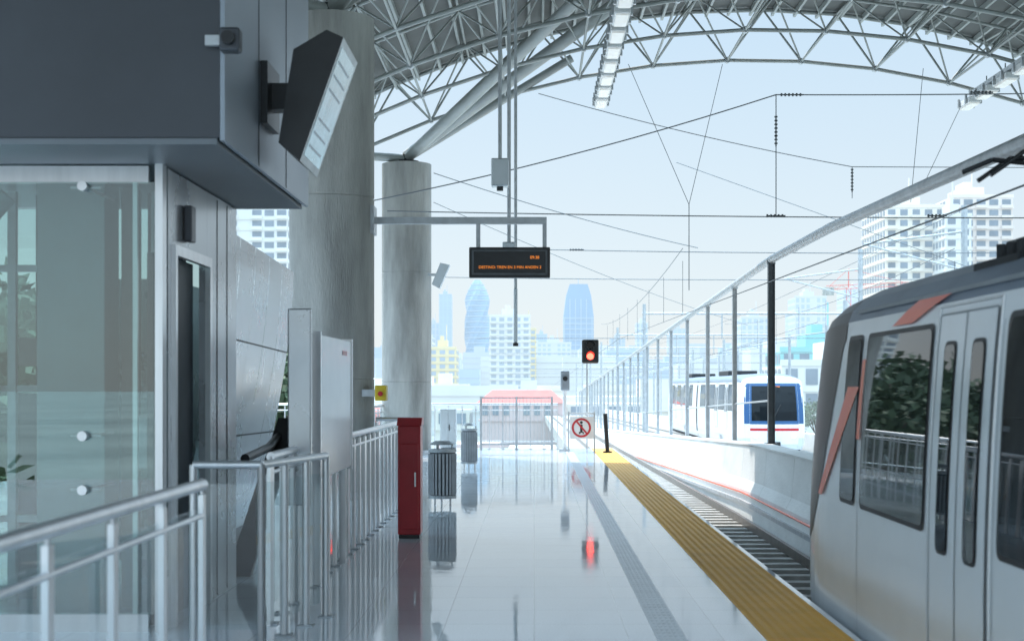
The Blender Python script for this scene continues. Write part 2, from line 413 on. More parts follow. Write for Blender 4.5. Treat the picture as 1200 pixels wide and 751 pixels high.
id_=g.part('inner_dark_panels','inner_dark'); id_.box(-2.88,-2.62,10.6,10.7,0,3.04); id_.box(-3.95,-3.52,10.75,10.85,.0,1.55); id_.box(-4.9,-4.35,10.4,10.5,0,1.9); id_.box(-3.75,-3.52,10.7,10.8,1.56,3.04)
i2=g.part('shaft_frames','galv'); 
for x in (-2.80,-4.2,-3.86): i2.box(x-.03,x+.03,10.5,10.55,0,3.04)
for z in (.6,1.56,2.45): i2.box(-7.2,-3.52,10.52,10.56,z,z+.05)
i2.box(-2.9,-2.62,10.5,10.56,1.52,1.6); i2.box(-2.9,-2.62,10.5,10.56,.88,.93)
bk=g.part('back_wall','glass'); bk.box(-7.2,-2.5,11.5,11.52,0,3.04)
bx=g.part('equipment','galv'); bx.bbox(-4.6,-4.3,9.9,10.2,0,1.1,.02); bx.bbox(-2.86,-2.70,10.2,10.4,1.0,1.4,.02)
sp=g.part('spider_fittings','steel')
for z in (2.90,1.28,.93):
    for x in (-2.93,-4.4):
        sp.tube((x,9.21,z),(x,9.258,z),.032,14); sp.tube((x-.10,9.30,z),(x+.10,9.30,z),.012,6); sp.tube((x,9.28,z),(x,9.9,z),.01,6)
c=g.part('intercom','fascia'); c.bbox(-2.415,-2.36,9.8,9.93,2.6,2.85,.01)
j=g.part('panel_joints','gasket')
for yv in (9.55,10.6): j.box(-1.849,-1.846,yv-.005,yv+.005,3.08,5.39)
j.box(-4.6,-4.59,8.497,8.4995,3.1,5.39)
g.done()

# monitor
g=Group('platform_monitor',(-1.5,9.8,3.55))
SX0,SZ0,SX1,SZ1=-1.27,3.92,-1.56,3.10
prof=[(SX0,SZ0),(SX1,SZ1),(-1.70,3.22),(-1.60,3.84),(-1.38,3.97)]
g.part('housing','black').prism_y(prof,9.45,10.2)
DL=math.hypot(SX1-SX0,SZ1-SZ0); nx_,nz_=(SZ0-SZ1)/DL,(SX1-SX0)/DL
def sc(part,a,b,y0,y1,o):
    P=lambda k:(SX0+(SX1-SX0)*k+nx_*o, SZ0+(SZ1-SZ0)*k+nz_*o)
    x0,z0=P(a);x1,z1=P(b)
    part.quad((x0,y0,z0),(x0,y1,z0),(x1,y1,z1),(x1,y0,z1))
sc(g.part('bezel','galv'),0,1,9.45,10.2,.003); sc(g.part('screen','screen'),.06,.94,9.5,10.15,.006)
tx=g.part('screen_rows','fascia_l')
for k in (.16,.27,.38,.62,.73,.84): sc(tx,k,k+.018,9.55,10.05,.008)
b=g.part('bracket','black'); b.box(-1.85,-1.62,9.75,9.9,3.5,3.68); b.box(-1.85,-1.8,9.6,10.05,3.38,3.8)
g.done()
g=Group('security_camera',(-1.78,8.7,3.65))
g.part('body','fascia').bbox(-1.86,-1.74,8.38,8.49,3.58,3.72,.015); g.part('lens','black').tube((-1.8,8.34,3.65),(-1.8,8.378,3.65),.04,14)
g.part('mount','galv').box(-1.95,-1.86,8.42,8.46,3.62,3.68)
g.done()

# metal cladding (escalator enclosure) behind the lift
g=Group('escalator_enclosure',(-2.9,13,1))
a=g.part('cladding','alu'); sm_=g.part('seams','gasket')
zt=lambda y:2.95-(y-12)*.03
def CX(k): return -2.62-.42*(1-k)**1.6
def CZ(k,y): return .25+(zt(y)-.25)*k
for kk_ in range(5):
    ya,yb=12.0+kk_*.7,12.0+(kk_+1)*.7-.012
    K=[i/12 for i in range(13)]
    for k0,k1 in zip(K[:-1],K[1:]):
        a.add([(CX(k0),ya,CZ(k0,ya)),(CX(k0),yb,CZ(k0,yb)),(CX(k1),yb,CZ(k1,yb)),(CX(k1),ya,CZ(k1,ya))],[(0,1,2,3)],True)
for k in (.33,.66):
    sm_.quad((CX(k)+.003,12,CZ(k,12)),(CX(k)+.003,15.5,CZ(k,15.5)),(CX(k+.006)+.003,15.5,CZ(k+.006,15.5)),(CX(k+.006)+.003,12,CZ(k+.006,12)))
a.box(-3.9,-3.06,11.9,15.5,.15,2.5); a.box(-3.1,-2.62,12.02,15.5,2.82,2.84)
d=g.part('base','black'); d.box(-3.3,-3.05,11.9,15.5,0,.149); d.add([(-2.6,12,0),(-2.4,12,0),(-2.25,13.6,1.3),(-2.45,13.6,1.3),(-2.6,12.1,0),(-2.4,12.1,0),(-2.25,13.7,1.3),(-2.45,13.7,1.3)],[(0,1,2,3),(4,7,6,5),(1,5,6,2),(0,3,7,4)])
h=g.part('handrail','black'); h.poly([(-2.42,11.9,1.0),(-2.42,13.0,1.05),(-2.42,15.5,1.5)],.04,8)
g.done()

# info panels
g=Group('information_panel',(-1.75,12,1.4))
b=g.part('board','panelw'); b.bbox(-1.78,-1.70,11.3,13.2,.86,2.02,.012)
t_=g.part('frame','steel'); t_.box(-1.79,-1.69,11.26,11.298,.84,2.04); t_.box(-1.79,-1.69,13.202,13.24,.84,2.04)
t_.box(-1.77,-1.71,11.4,11.46,0,.86); t_.box(-1.77,-1.71,12.9,12.96,0,.86)
g.part('label','red').box(-1.6985,-1.6965,12.6,12.9,1.88,1.92)
g.done()
g=Group('information_panel',(-1.75,10.8,1.4))
b=g.part('board','alu'); b.bbox(-1.83,-1.655,10.55,10.6,.72,2.18,.01); b.bbox(-1.83,-1.80,10.601,10.9,.72,2.18,.01)
g.part('posts','steel').box(-1.80,-1.75,10.55,10.6,0,.719)
g.done()

# railings
def railing(name,pts,h=1.13,sp=.6,r=.03,glass=True,flat=True,mid=(),fw=.03):
    g=Group(name,((pts[0][0]+pts[-1][0])/2,(pts[0][1]+pts[-1][1])/2,.5))
    hr=g.part('handrail','steel'); bars=g.part('balusters','steel'); gg=g.part('glass_infill','glassrail'); bp=g.part('base_plates','galv')
    for (xa,ya),(xb,yb) in zip(pts[:-1],pts[1:]):
        hr.tube((xa,ya,h),(xb,yb,h),r,12)
        for m_ in mid: hr.tube((xa,ya,m_),(xb,yb,m_),.015,8)
        Ld=math.hypot(xb-xa,yb-ya); n=max(1,round(Ld/sp))
        for k in range(n+1):
            x=xa+(xb-xa)*k/n; yv=ya+(yb-ya)*k/n
            if flat:
                f=fw*(1.6 if k%3==0 and fw>.03 else 1)
                bars.box(x-.012,x+.012,yv-f,yv+f,0,h-.05); bars.tube((x,yv,h-.05),(x,yv,h),.01,6)
            else:
                bars.tube((x,yv,0),(x,yv,h-.0),.025,10)
            bp.box(x-.05,x+.05,yv-.05,yv+.05,0,.012)
        if glass:
            ux,uy=(xb-xa)/Ld,(yb-ya)/Ld
            ox,oy=-uy*.035,ux*.035
            gg.add([(xa+ox,ya+oy,.1),(xb+ox,yb+oy,.1),(xb+ox,yb+oy,h-.12),(xa+ox,ya+oy,h-.12)],[(0,1,2,3)])
    g.done()
railing('glass_railing',[(-1.6,2.5),(-1.6,6.85)],sp=.72,r=.03,mid=(.98,))
railing('glass_railing',[(-2.1,8.76),(-1.68,8.76),(-1.45,9.9)],sp=.4,flat=False,h=1.12,r=.025)
railing('glass_railing',[(-1.78,9.6),(-1.78,20.7)],sp=.44,mid=(1.02,),fw=.045)
railing('glass_railing',[(-1.78,20.7),(-2.3,20.7)],sp=.4)
railing('end_railing',[(-8.5,36.5),(.6,36.5)],sp=.35,h=1.15,mid=(.2,1.0),fw=.02)
railing('end_railing',[(-3.6,27),(-3.6,36.4)],sp=.7,h=1.15,mid=(.2,1.0))
# end gate with lattice panels and a small equipment cabinet
g=Group('platform_end_gate',(.1,36.2,.6))
f=g.part('frame','galv'); m_=g.part('mesh','galv')
for x in (-1.35,-.45,.45): f.box(x-.03,x+.03,36.1,36.16,0,1.35)
for z in (.12,1.3): f.box(-1.32,-.48,36.11,36.15,z,z+.04); f.box(-.42,.42,36.11,36.15,z,z+.04)
for k in range(9):
    for o in (-1.32,-.42): m_.tube((o+.05+k*.092,36.13,.16),(o+.05+k*.092,36.13,1.3),.006,5)
g.done()
g=Group('equipment_cabinet',(-2.2,35.6,.5))
g.part('body','panelw').bbox(-2.35,-1.95,35.5,35.8,.08,1.05,.015); g.part('plinth','darkgalv').box(-2.33,-1.97,35.52,35.78,0,.079); g.part('door_seam','gasket').box(-2.152,-2.148,35.497,35.499,.12,1.0)
g.part('handle','black').box(-2.13,-2.11,35.485,35.499,.5,.65)
g.done()

# fire cabinet
g=Group('fire_hose_cabinet',(-1.31,15.1,.6))
g.part('body','red').bbox(-1.44,-1.20,15,15.3,.04,1.19,.012)
d=g.part('door','red'); d.bbox(-1.42,-1.22,14.975,14.998,.1,1.0,.008)
g.part('plinth','black').box(-1.43,-1.21,15.01,15.29,0,.039)
g.part('top','red').add([(-1.45,14.97,1.19),(-1.19,14.97,1.19),(-1.19,15.31,1.19),(-1.45,15.31,1.19),(-1.45,15.1,1.27),(-1.19,15.1,1.27),(-1.19,15.31,1.27),(-1.45,15.31,1.27)],[(0,1,5,4),(4,5,6,7),(1,2,6,5),(0,4,7,3),(2,3,7,6),(0,3,2,1)])
g.part('handle','steel').box(-1.26,-1.245,14.95,14.974,.55,.7)
g.part('label','red').box(-1.39,-1.27,14.9715,14.9735,.75,.88)
g.done()
def bin_(X,Y,h=.84,w=.17):
    g=Group('trash_bin',(X,Y,.4))
    b=g.part('body','darkgalv'); b.tube((X,Y,.12),(X,Y,h-.12),w-.02,28,r2=w)
    s=g.part('slats','galv')
    for k in range(22):
        t=2*math.pi*k/22; s.box(X+(w+.006)*math.cos(t)-.014,X+(w+.006)*math.cos(t)+.014,Y+(w+.006)*math.sin(t)-.014,Y+(w+.006)*math.sin(t)+.014,.15,h-.14)
    s.tube((X,Y,h-.12),(X,Y,h-.08),w+.02,28); s.tube((X,Y,.1),(X,Y,.14),w+.02,28)
    l=g.part('lid','galv'); l.tube((X,Y,h-.02),(X,Y,h+.03),w+.015,28,r2=w-.06); 
    for a_ in (0,2.1,4.2): l.tube((X+.13*math.cos(a_),Y+.13*math.sin(a_),h-.08),(X+.13*math.cos(a_),Y+.13*math.sin(a_),h-.02),.012,6)
    f=g.part('legs','steel')
    for a_ in (.5,2.6,4.7): f.tube((X+.12*math.cos(a_),Y+.12*math.sin(a_),0),(X+.12*math.cos(a_),Y+.12*math.sin(a_),.12),.015,6)
    g.done()
bin_(-1.24,19.2); bin_(-1.27,27.8,.86,.14)
g=Group('loudspeaker',(-2.3,33.4,4.3))
g.part('horn','panelw').add([(-2.40,33.3,4.0),(-2.22,33.3,3.9),(-1.98,33.3,4.45),(-2.2,33.3,4.5),(-2.40,33.6,4.0),(-2.22,33.6,3.9),(-1.98,33.6,4.45),(-2.2,33.6,4.5)],[(0,1,2,3),(4,7,6,5),(1,5,6,2),(3,2,6,7),(0,3,7,4),(0,4,5,1)])
g.part('bracket','galv').box(-2.5,-2.3,33.42,33.48,4.2,4.26)
g.done()
g=Group('emergency_call_box',(-2.6,20,1.5))
g.part('box','yel').bbox(-2.26,-2.10,20.15,20.4,1.4,1.62,.015); g.part('mount','galv').box(-2.45,-2.261,20.2,20.35,1.46,1.56); g.part('button','red').tube((-2.18,20.12,1.5),(-2.18,20.149,1.5),.035,12)
g.done()

# signal, pole, sign at the platform end
g=Group('railway_signal',(1.38,35,2.4))
k=g.part('head','black'); k.bbox(1.17,1.58,34.8,34.98,2.17,2.76,.04)
k.tube((1.37,34.62,2.62),(1.37,34.8,2.60),.10,16,caps=False); k.tube((1.37,34.62,2.36),(1.37,34.8,2.34),.10,16,caps=False)
g.part('red_lamp','sigred').tube((1.37,34.78,2.34),(1.37,34.798,2.34),.085,16)
g.part('dark_lens','tinted').tube((1.37,34.78,2.6),(1.37,34.798,2.6),.085,16)
m_=g.part('mast','galv'); m_.tube((1.3,35.06,0),(1.3,35.06,2.7),.02,10); m_.box(1.2,1.4,34.985,35.04,2.4,2.5)
g.done()
g=Group('prohibition_sign',(1.15,34.7,.6))
b=g.part('board','white'); b.bbox(.87,1.45,34.70,34.73,.33,.87,.006)
rg=g.part('red_ring','red')
n=32
def ring(part,cx,cz,ro,ri,y):
    vs=[];fs=[]
    for q in range(n):
        t=2*math.pi*q/n; vs+= [(cx+ro*math.cos(t),y,cz+ro*math.sin(t)),(cx+ri*math.cos(t),y,cz+ri*math.sin(t))]
    for q in range(n): fs.append((2*q,(2*q+2)%(2*n),(2*q+3)%(2*n),2*q+1))
    part.add(vs,fs)
ring(rg,1.15,.6,.235,.185,34.696)
rg.quad((1.0,34.694,.76),(1.03,34.694,.79),(1.31,34.694,.46),(1.28,34.694,.43))
bl=g.part('pictogram','black'); bl.box(1.12,1.18,34.697,34.699,.48,.68); bl.tube((1.15,34.697,.73),(1.15,34.699,.73),.035,12)
bl.box(1.09,1.13,34.697,34.699,.45,.5); bl.box(1.18,1.21,34.697,34.699,.45,.5)
p_=g.part('posts','galv'); p_.tube((.84,34.76,0),(.84,34.76,1.0),.02,8); p_.tube((1.47,34.76,0),(1.47,34.76,1.0),.02,8); p_.tube((.84,34.76,.95),(1.47,34.76,.95),.02,8)
g.done()
g=Group('camera_pole',(.76,35.5,1))
g.part('pole','white').tube((.76,35.5,0),(.76,35.5,1.5),.05,12); b=g.part('head','fascia_l'); b.bbox(.66,.88,35.35,35.6,1.5,2.0,.03)
g.part('lens','black').tube((.77,35.3,1.8),(.77,35.349,1.8),.06,12)
g.part('base','galv').tube((.76,35.5,0),(.76,35.5,.05),.14,12)
g.done()
g=Group('black_bollard_post',(1.72,34.5,.4))
g.part('post','black').tube((1.78,34.5,0),(1.72,34.5,.95),.05,12); g.part('base','black').tube((1.78,34.5,0),(1.78,34.5,.04),.11,14)
g.done()

# ------------------------------------------------------------------ trains
def train(name, cx, tipY, sgn, length, z0=0.0, gear=True):
    """sgn=+1 nose points to +Y (body extends to -Y); sgn=-1 nose points to -Y"""
    g=Group(name,(cx,tipY-sgn*length/2,1+z0))
    prof=[(-.78,1.30),(-.6,1.37),(-.3,1.405),(.0,1.42),(.3,1.425),(.6,1.425),(.9,1.42),(1.2,1.408),(1.5,1.392),(1.8,1.37),(2.05,1.345),(2.13,1.315),(2.21,1.24),(2.29,1.08),(2.36,.84),(2.41,.45),(2.43,0)]
    def hw(z):
        for (za,wa),(zb_,wb_) in zip(prof[:-1],prof[1:]):
            if za<=z<=zb_: return wa+(wb_-wa)*(z-za)/(zb_-za)
        return prof[0][1]
    ts=[0,.06,.15,.28,.45,.7,.9,1.1,1.3,1.5,1.6,1.7,1.8,1.9,2.0,2.4,3,4,6,8,10,12,15,length]
    ts=[t for t in ts if t<=length]
    def wf(t,z):
        if t>=1.4: return 1
        u=1-t/1.4
        return (1-u**2.6)**(1/2.6)*.28+.72
    def rake(z): return .0 if z<.2 else .16*(z-.2)**1.35
    def zf(t,z): return z-(max(0,z-1.9))*.35*max(0,1-t/1.6)**1.5
    def V(t,i,side):
        z,w=prof[i]; ww=w*wf(t,z)
        rk=rake(z)*max(0,1-t/2.2)
        return (cx+side*ww, tipY-sgn*(t+rk), zf(t,z)+z0)
    body=g.part('body','trainwhite'); grey=g.part('lower_skirt','traingrey'); mask=g.part('black_mask','mask'); roof=g.part('roof','trainroof')
    for side in (-1,1):
        for i in range(len(prof)-1):
            for t0,t1 in zip(ts[:-1],ts[1:]):
                zm=(prof[i][0]+prof[i+1][0])/2
                if zm>2.05: p=mask if (t1<=1.71 and sgn>0) else (roof if t1>.5 or sgn>0 else body)
                elif zm<-.2: p=grey
                else: p=body
                a,b,c,d=V(t0,i,side),V(t1,i,side),V(t1,i+1,side),V(t0,i+1,side)
                p.add([a,b,c,d],[(0,1,2,3)],True)
        if sgn>0:
            # smooth-edged black wrap around the windscreen, lying on the body side
            nz=28; nt=14; vs=[]
            for q in range(nz+1):
                z=.42+(2.05-.42)*q/nz; u=q/nz
                f=.55+1.15*u**.55
                if u>.9: f=1.7
                for k_ in range(nt+1):
                    tt=f*k_/nt
                    vs.append((cx+side*(hw(z)*wf(tt,z)+.004),tipY-(tt+rake(z)*max(0,1-tt/2.2)),zf(tt,z)+z0))
            mask.add(vs,[(a_*(nt+1)+k_,a_*(nt+1)+k_+1,(a_+1)*(nt+1)+k_+1,(a_+1)*(nt+1)+k_) for a_ in range(nz) for k_ in range(nt)],True)
    zs_=[-.78,-.55,-.3,.0,.12,.28,.42,.8,1.2,1.6,1.88,2.05,2.13,2.21,2.29,2.36,2.43]
    fw=g.part('front_panel','trainwhite'); fr=g.part('red_stripe','red'); fs_=g.part('windscreen','tinted'); fb=g.part('front_blue','blue')
    ss=[-1,-.93,-.8,-.6,-.3,0,.3,.6,.8,.93,1]
    def FV(s,z):
        w=hw(z)*.72
        return (cx+s*w, tipY-sgn*(rake(z))+sgn*(.16*(1-s*s)), zf(0,z)+z0)
    for za,zb_ in zip(zs_[:-1],zs_[1:]):
        for sa,sb in zip(ss[:-1],ss[1:]):
            zm=(za+zb_)/2; sm=abs((sa+sb)/2)
            if .42<zm<1.88 and sm<.93: p=fs_
            elif .0<zm<.12: p=fr
            elif zm>2.05: p=fw
            elif zm>.28: p=fb
            elif zm<-.5: p=grey
            else: p=fw
            p.add([FV(sa,za),FV(sb,za),FV(sb,zb_),FV(sa,zb_)],[(0,1,2,3)],True)
    # blue wedge wrapping from the windscreen onto the side
    for side in (-1,1):
        vs=[]; nz=10
        for q in range(nz+1):
            z=.3+1.75*q/nz
            for tt in (0,.05,.12):
                vs.append((cx+side*(hw(z)*wf(tt,z)+.006),tipY-sgn*(tt+rake(z)),zf(tt,z)+z0))
        fb.add(vs,[(a_*3+k_,a_*3+k_+1,a_*3+k_+4,a_*3+k_+3) for a_ in range(nz) for k_ in range(2)],True)
    hl=g.part('headlamps','head')
    for s in (-.78,.78):
        x,y,z=FV(s,-.1); 
        hl.tube((x,y-sgn*.02,-.2+z0),(x,y+sgn*.05,-.2+z0),.11,16)
    dst=g.part('destination_display','led')
    x,y,z=FV(0,1.95); dst.box(cx-.25,cx+.25,min(y,y+sgn*.02),max(y,y+sgn*.02)+.001,z0+1.79,z0+1.87)
    wp=g.part('wiper','black'); xa,ya,_=FV(-.1,.45); xb,yb,_=FV(.25,1.1); wp.tube((xa,ya+sgn*.03,.45+z0),(xb,yb+sgn*.03,1.1+z0),.02,6)
    cp=g.part('coupler','under'); 
    cp.box(cx-.18,cx+.18,min(tipY,tipY+sgn*.45),max(tipY,tipY+sgn*.45),-.75+z0,-.45+z0)
    cp.box(cx-1.0,cx+1.0,min(tipY-sgn*.3,tipY),max(tipY-sgn*.3,tipY),-1.0+z0,-.78+z0)
    un=g.part('underframe','under'); y0_,y1_=sorted((tipY-sgn*.4,tipY-sgn*length)); un.box(cx-1.15,cx+1.15,y0_,y1_,-.98+z0,-.70+z0)
    wh=g.part('wheels','rail')
    for t in (2.2,4.3,12.5,14.6):
        if t<length:
            for s in (-1,1): wh.tube((cx+s*.68,tipY-sgn*t,-.68+z0),(cx+s*.8,tipY-sgn*t,-.68+z0),.4,24)
    parts={}
    def P(n_,m_): 
        if n_ not in parts: parts[n_]=g.part(n_,m_)
        return parts[n_]
    def patch(part,t0,t1,za,zb_,o,side=-1,r=0.0,slant=0,taper=0):
        nz=10; nt=4
        def W(t,z): return cx+side*(hw(z)*wf(t,z)+o)
        zz=[za+(zb_-za)*i/nz for i in range(nz+1)]
        if r>0: zz=sorted(set([za+r*q for q in (0,.1,.25,.5,1)]+[zb_-r*q for q in (0,.1,.25,.5,1)]+[z for z in zz if za+r<z<zb_-r]))
        vs=[];fs=[]
        for z in zz:
            dz=min(z-za,zb_-z); ins=0
            if r>0 and dz<r: ins=r-math.sqrt(max(0,r*r-(r-dz)**2))
            wd=(t1-t0-2*ins)*(1-taper*(1-(z-za)/(zb_-za)))
            for k_ in range(nt+1):
                tt=(t0+ins)+wd*k_/nt+slant*(z-za)
                vs.append((W(tt,z),tipY-sgn*(tt+rake(z)*max(0,1-tt/2.2)),z+z0))
        for i in range(len(zz)-1):
            for k_ in range(nt):
                a=i*(nt+1)+k_; fs.append((a,a+1,a+nt+2,a+nt+1))
        part.add(vs,fs,True)
    def rim(part,t0,t1,za,zb_,o,side,d=.012):
        def W(z): return cx+side*(hw(z)+o)
        c_=[(t0,za),(t1,za),(t1,zb_),(t0,zb_)]
        for (ta,z1_),(tb,z2_) in zip(c_,c_[1:]+c_[:1]):
            N_=6 if z1_!=z2_ else 1
            for q in range(N_):
                zA=z1_+(z2_-z1_)*q/N_; zB=z1_+(z2_-z1_)*(q+1)/N_; tA=ta+(tb-ta)*q/N_; tB=ta+(tb-ta)*(q+1)/N_
                part.tube((W(zA),tipY-sgn*tA,zA+z0),(W(zB),tipY-sgn*tB,zB+z0),d,5)
    zw0,zw1=.80,1.95
    wins=[(1.84,2.32),(2.46,4.02),(5.25,7.3),(8.75,10.8),(12.3,14.6)]; doors=[(4.14,5.10),(7.5,8.6),(11.0,12.1)]
    rep=[0]; kk=15.8
    while kk+15<length: rep.append(kk); kk+=15.8
    for base in rep:
        for side in (-1,1):
            for (a,b) in wins:
                if base>0 and a<2: continue
                patch(P('window_gaskets','gasket'),base+a,base+b,zw0,zw1,.007,side,.06)
                patch(P('window_glass','tinted'),base+a+.03,base+b-.03,zw0+.03,zw1-.03,.011,side,.05)
            for (a,b) in doors:
                mid=(a+b)/2
                patch(P('door_leaves','trainwhite'),base+a,base+b,-.02,1.98,.010,side)
                for (c,d_) in ((a+.13,mid-.13),(mid+.13,b-.13)):
                    patch(P('door_gaskets','gasket'),base+c,base+d_,.72,1.84,.014,side,.05)
                    patch(P('door_glass','tinted'),base+c+.02,base+d_-.02,.74,1.82,.018,side,.04)
                for c in (a,mid,b): patch(P('door_seams','seam'),base+c-.007,base+c+.007,-.02,1.98,.0135,side)
                patch(P('door_seams','seam'),base+a,base+b,1.98,1.99,.0135,side)
                rim(P('door_frames','steel'),base+a-.04,base+b+.04,-.04,2.03,.004,side,d=.008)
            if base==0 and sgn>0:
                patch(P('orange_swoosh','orange'),1.10,1.46,.80,1.60,.014,side,slant=1.1,taper=.6)
                patch(P('orange_swoosh','orange'),2.34,2.43,1.25,1.78,.014,side,slant=.1)
                patch(P('orange_swoosh','orange'),3.1,3.75,1.97,2.10,.0145,side,slant=4.0,taper=.3)
            patch(P('skirt_line','seam'),base+1.5,base+15,-.235,-.22,.003,side)
            for c in (2.39,5.18,7.4,15.2): patch(P('panel_seams','seam'),base+c-.004,base+c+.004,-.2,2.1,.003,side)
            patch(P('gutter','seam'),base+2.0,base+15.5,2.10,2.125,.010,side)
            patch(P('lower_grille','seam'),base+6.0,base+7.0,-.6,-.35,.004,side)
    gp=P('car_gap','under')
    for base in rep[1:]:
        patch(gp,base+.0,base+.5,-.7,2.1,.006,-1); patch(gp,base+.0,base+.5,-.7,2.1,.006,1)
    rg=g.part('roof_equipment','under')
    for base in rep:
        ya,yb=sorted((tipY-sgn*(base+9),tipY-sgn*(base+12.5)))
        if base+12.5<length: rg.bbox(cx-.7,cx+.7,ya,yb,2.36+z0,2.62+z0,.04)
    if gear:
        for t in (4.5,4.65,4.8): rg.tube((cx-1.15,tipY-t,2.22),(cx-1.15,tipY-t,2.33),.03,8)
        rg.bbox(cx-1.24,cx-1.04,tipY-5.0,tipY-4.3,2.20,2.25,.01)
    return g
g=train('passenger_train',3.57,11.85,1,22)
pg=g.part('pantograph','black')
cx=3.57
for s in (-.55,.55):
    for yv in (7.6,9.2): pg.tube((cx+s,yv,2.36),(cx+s,yv,2.52),.03,8)
for s in (-.5,.5): pg.tube((cx+s,7.6,2.52),(cx+s,9.2,2.52),.02,6)
pg.poly([(cx,7.6,2.54),(cx,9.6,2.78),(cx,8.6,3.0)],.022,6)
for q in (-.12,.12):
    pg.poly([(cx-.85,8.6+q,2.86),(cx-.65,8.6+q,3.0),(cx+.65,8.6+q,3.0),(cx+.85,8.6+q,2.86)],.016,6)
pg.poly([(cx-.95,8.7,2.91),(cx-.8,8.6,2.97),(cx-.5,8.6,2.94),(cx-.3,8.6,2.87)],.016,6)
pg.box(cx-.5,cx+.5,8.56,8.64,2.92,2.95)
g.done()
g=train('passenger_train',10.05,59.5,-1,31.9,-.25,False); g.done()

# ------------------------------------------------------------------ overhead wires
g=Group('overhead_catenary',(5,40,6))
w=g.part('wires','wire'); ins=g.part('insulators','darkgalv'); arms=g.part('masts','galv')
def W(p,q,r=.012,sag=0):
    r=r*.62
    if sag==0: w.tube(p,q,r,5,caps=False); return
    p,q=Vector(p),Vector(q); N_=12; pts=[]
    for i in range(N_+1):
        k=i/N_; v=p.lerp(q,k); v.z-=sag*4*k*(1-k); pts.append(tuple(v))
    for a,b in zip(pts[:-1],pts[1:]): w.tube(a,b,r,5,caps=False)
def INS(p,d,n_=5):
    d=Vector(d).normalized(); p=Vector(p)
    for i in range(n_):
        a=p+d*.08*i; ins.tube(a,a+d*.03,.035,8)
    ins.tube(p,p+d*.08*n_,.016,6)
W((-3.1,30,5.3),(22,30,5.25),.02,.12); INS((4.9,30,5.2),(1,0,0)); INS((8.3,30,5.2),(1,0,0))
W((.3,40,5.45),(20,40,5.45),.022,.1); INS((1.0,40,5.45),(1,0,0)); INS((7.0,40,5.42),(1,0,0))
W((-3.4,52,5.6),(22,52,5.6),.025,.1)
W((-4,30,5.4),(5.1,30,7.75),.022,.15); W((5.1,30,7.75),(16,30,7.9),.022,.05); INS((5.2,30,7.75),(1,0,0),6); INS((9.2,30,7.8),(1,0,0),6)
W((.1,34,8.6),(7.6,34,6.85),.018,.1); W((7.6,34,6.85),(20,34,6.8),.018)
W((-2.4,34,6.7),(4.6,40,5.5),.02,.1); W((5.1,30,7.75),(5.1,30,5.2),.018); INS((5.1,30,7.3),(0,0,-1),6); INS((5.1,30,6.9),(0,0,-1),3)
for (x0) in (2.25,4.5): W((x0,34,9.3),(3.7,34,5.95),.013)
W((3.7,34,5.95),(3.7,34,3.9),.018); W((9.3,34,9.2),(9.0,34,6.0),.013); W((10.2,34,8.3),(9.2,34,6.2),.013)
W((7.6,34,6.85),(7.6,34,6.1),.015); INS((7.6,34,6.8),(0,0,-1),7)
for X in (3.55,10.05):
    W((X,8.6,3.04),(X,60,3.6),.014); W((X,60,3.6),(X,300,1.5),.02)
    W((X,34,4.9),(X,75,4.9),.016,.5)
    for k in range(8): W((X,34+5*k,3.35),(X,34+5*k,4.6),.01)
for k in range(6):
    yy=75+24*k; z=zb(yy)
    arms.tube((5.7,yy,5.9+z),(16.5,yy,5.9+z),.06,8); arms.tube((16.4,yy,-2),(16.4,yy,6.6+z),.12,10); arms.tube((5.8,yy,-1.2+z),(5.8,yy,6.4+z),.09,10)
    for X in (9.9,12.5): arms.tube((X,yy,5.9+z),(X,yy,4.6+z),.04,6)
    W((-3,yy,4.6+z),(20,yy,4.6+z),.03)
for k in range(18):   # poles along the outer parapet
    yy=62+9*k; z=zb(yy)
    arms.tube((12.75,yy,-1.2+z),(12.75,yy,4.6+z),.07,8); arms.tube((12.75,yy,4.3+z),(10.4,yy,4.0+z),.03,6)
for k in range(12):   # poles between the tracks
    yy=94+9*k; z=zb(yy)
    arms.tube((7.2,yy,-1.2+z),(7.2,yy,3.9+z),.06,8); arms.tube((6.2,yy,3.7+z),(8.2,yy,3.7+z),.03,6)
for yy in (44,58):
    arms.tube((13.3,yy,-2),(13.3,yy,7.2),.10,10); arms.tube((13.3,yy,6.4),(10.2,yy,6.0),.04,6); arms.tube((13.3,yy,5.2),(10.2,yy,6.0),.035,6); INS((12.9,yy,6.35),(-1,0,-.13),6)
W((13.3,44,7.1),(13.3,200,7.0),.02,1); W((12.75,64,4.5),(12.75,220,2.9),.02,.3)
W((-2.4,34,6.0),(9,60,4.2),.016,.2); W((4,40,7.9),(16,40,3.6),.016)
g.done()

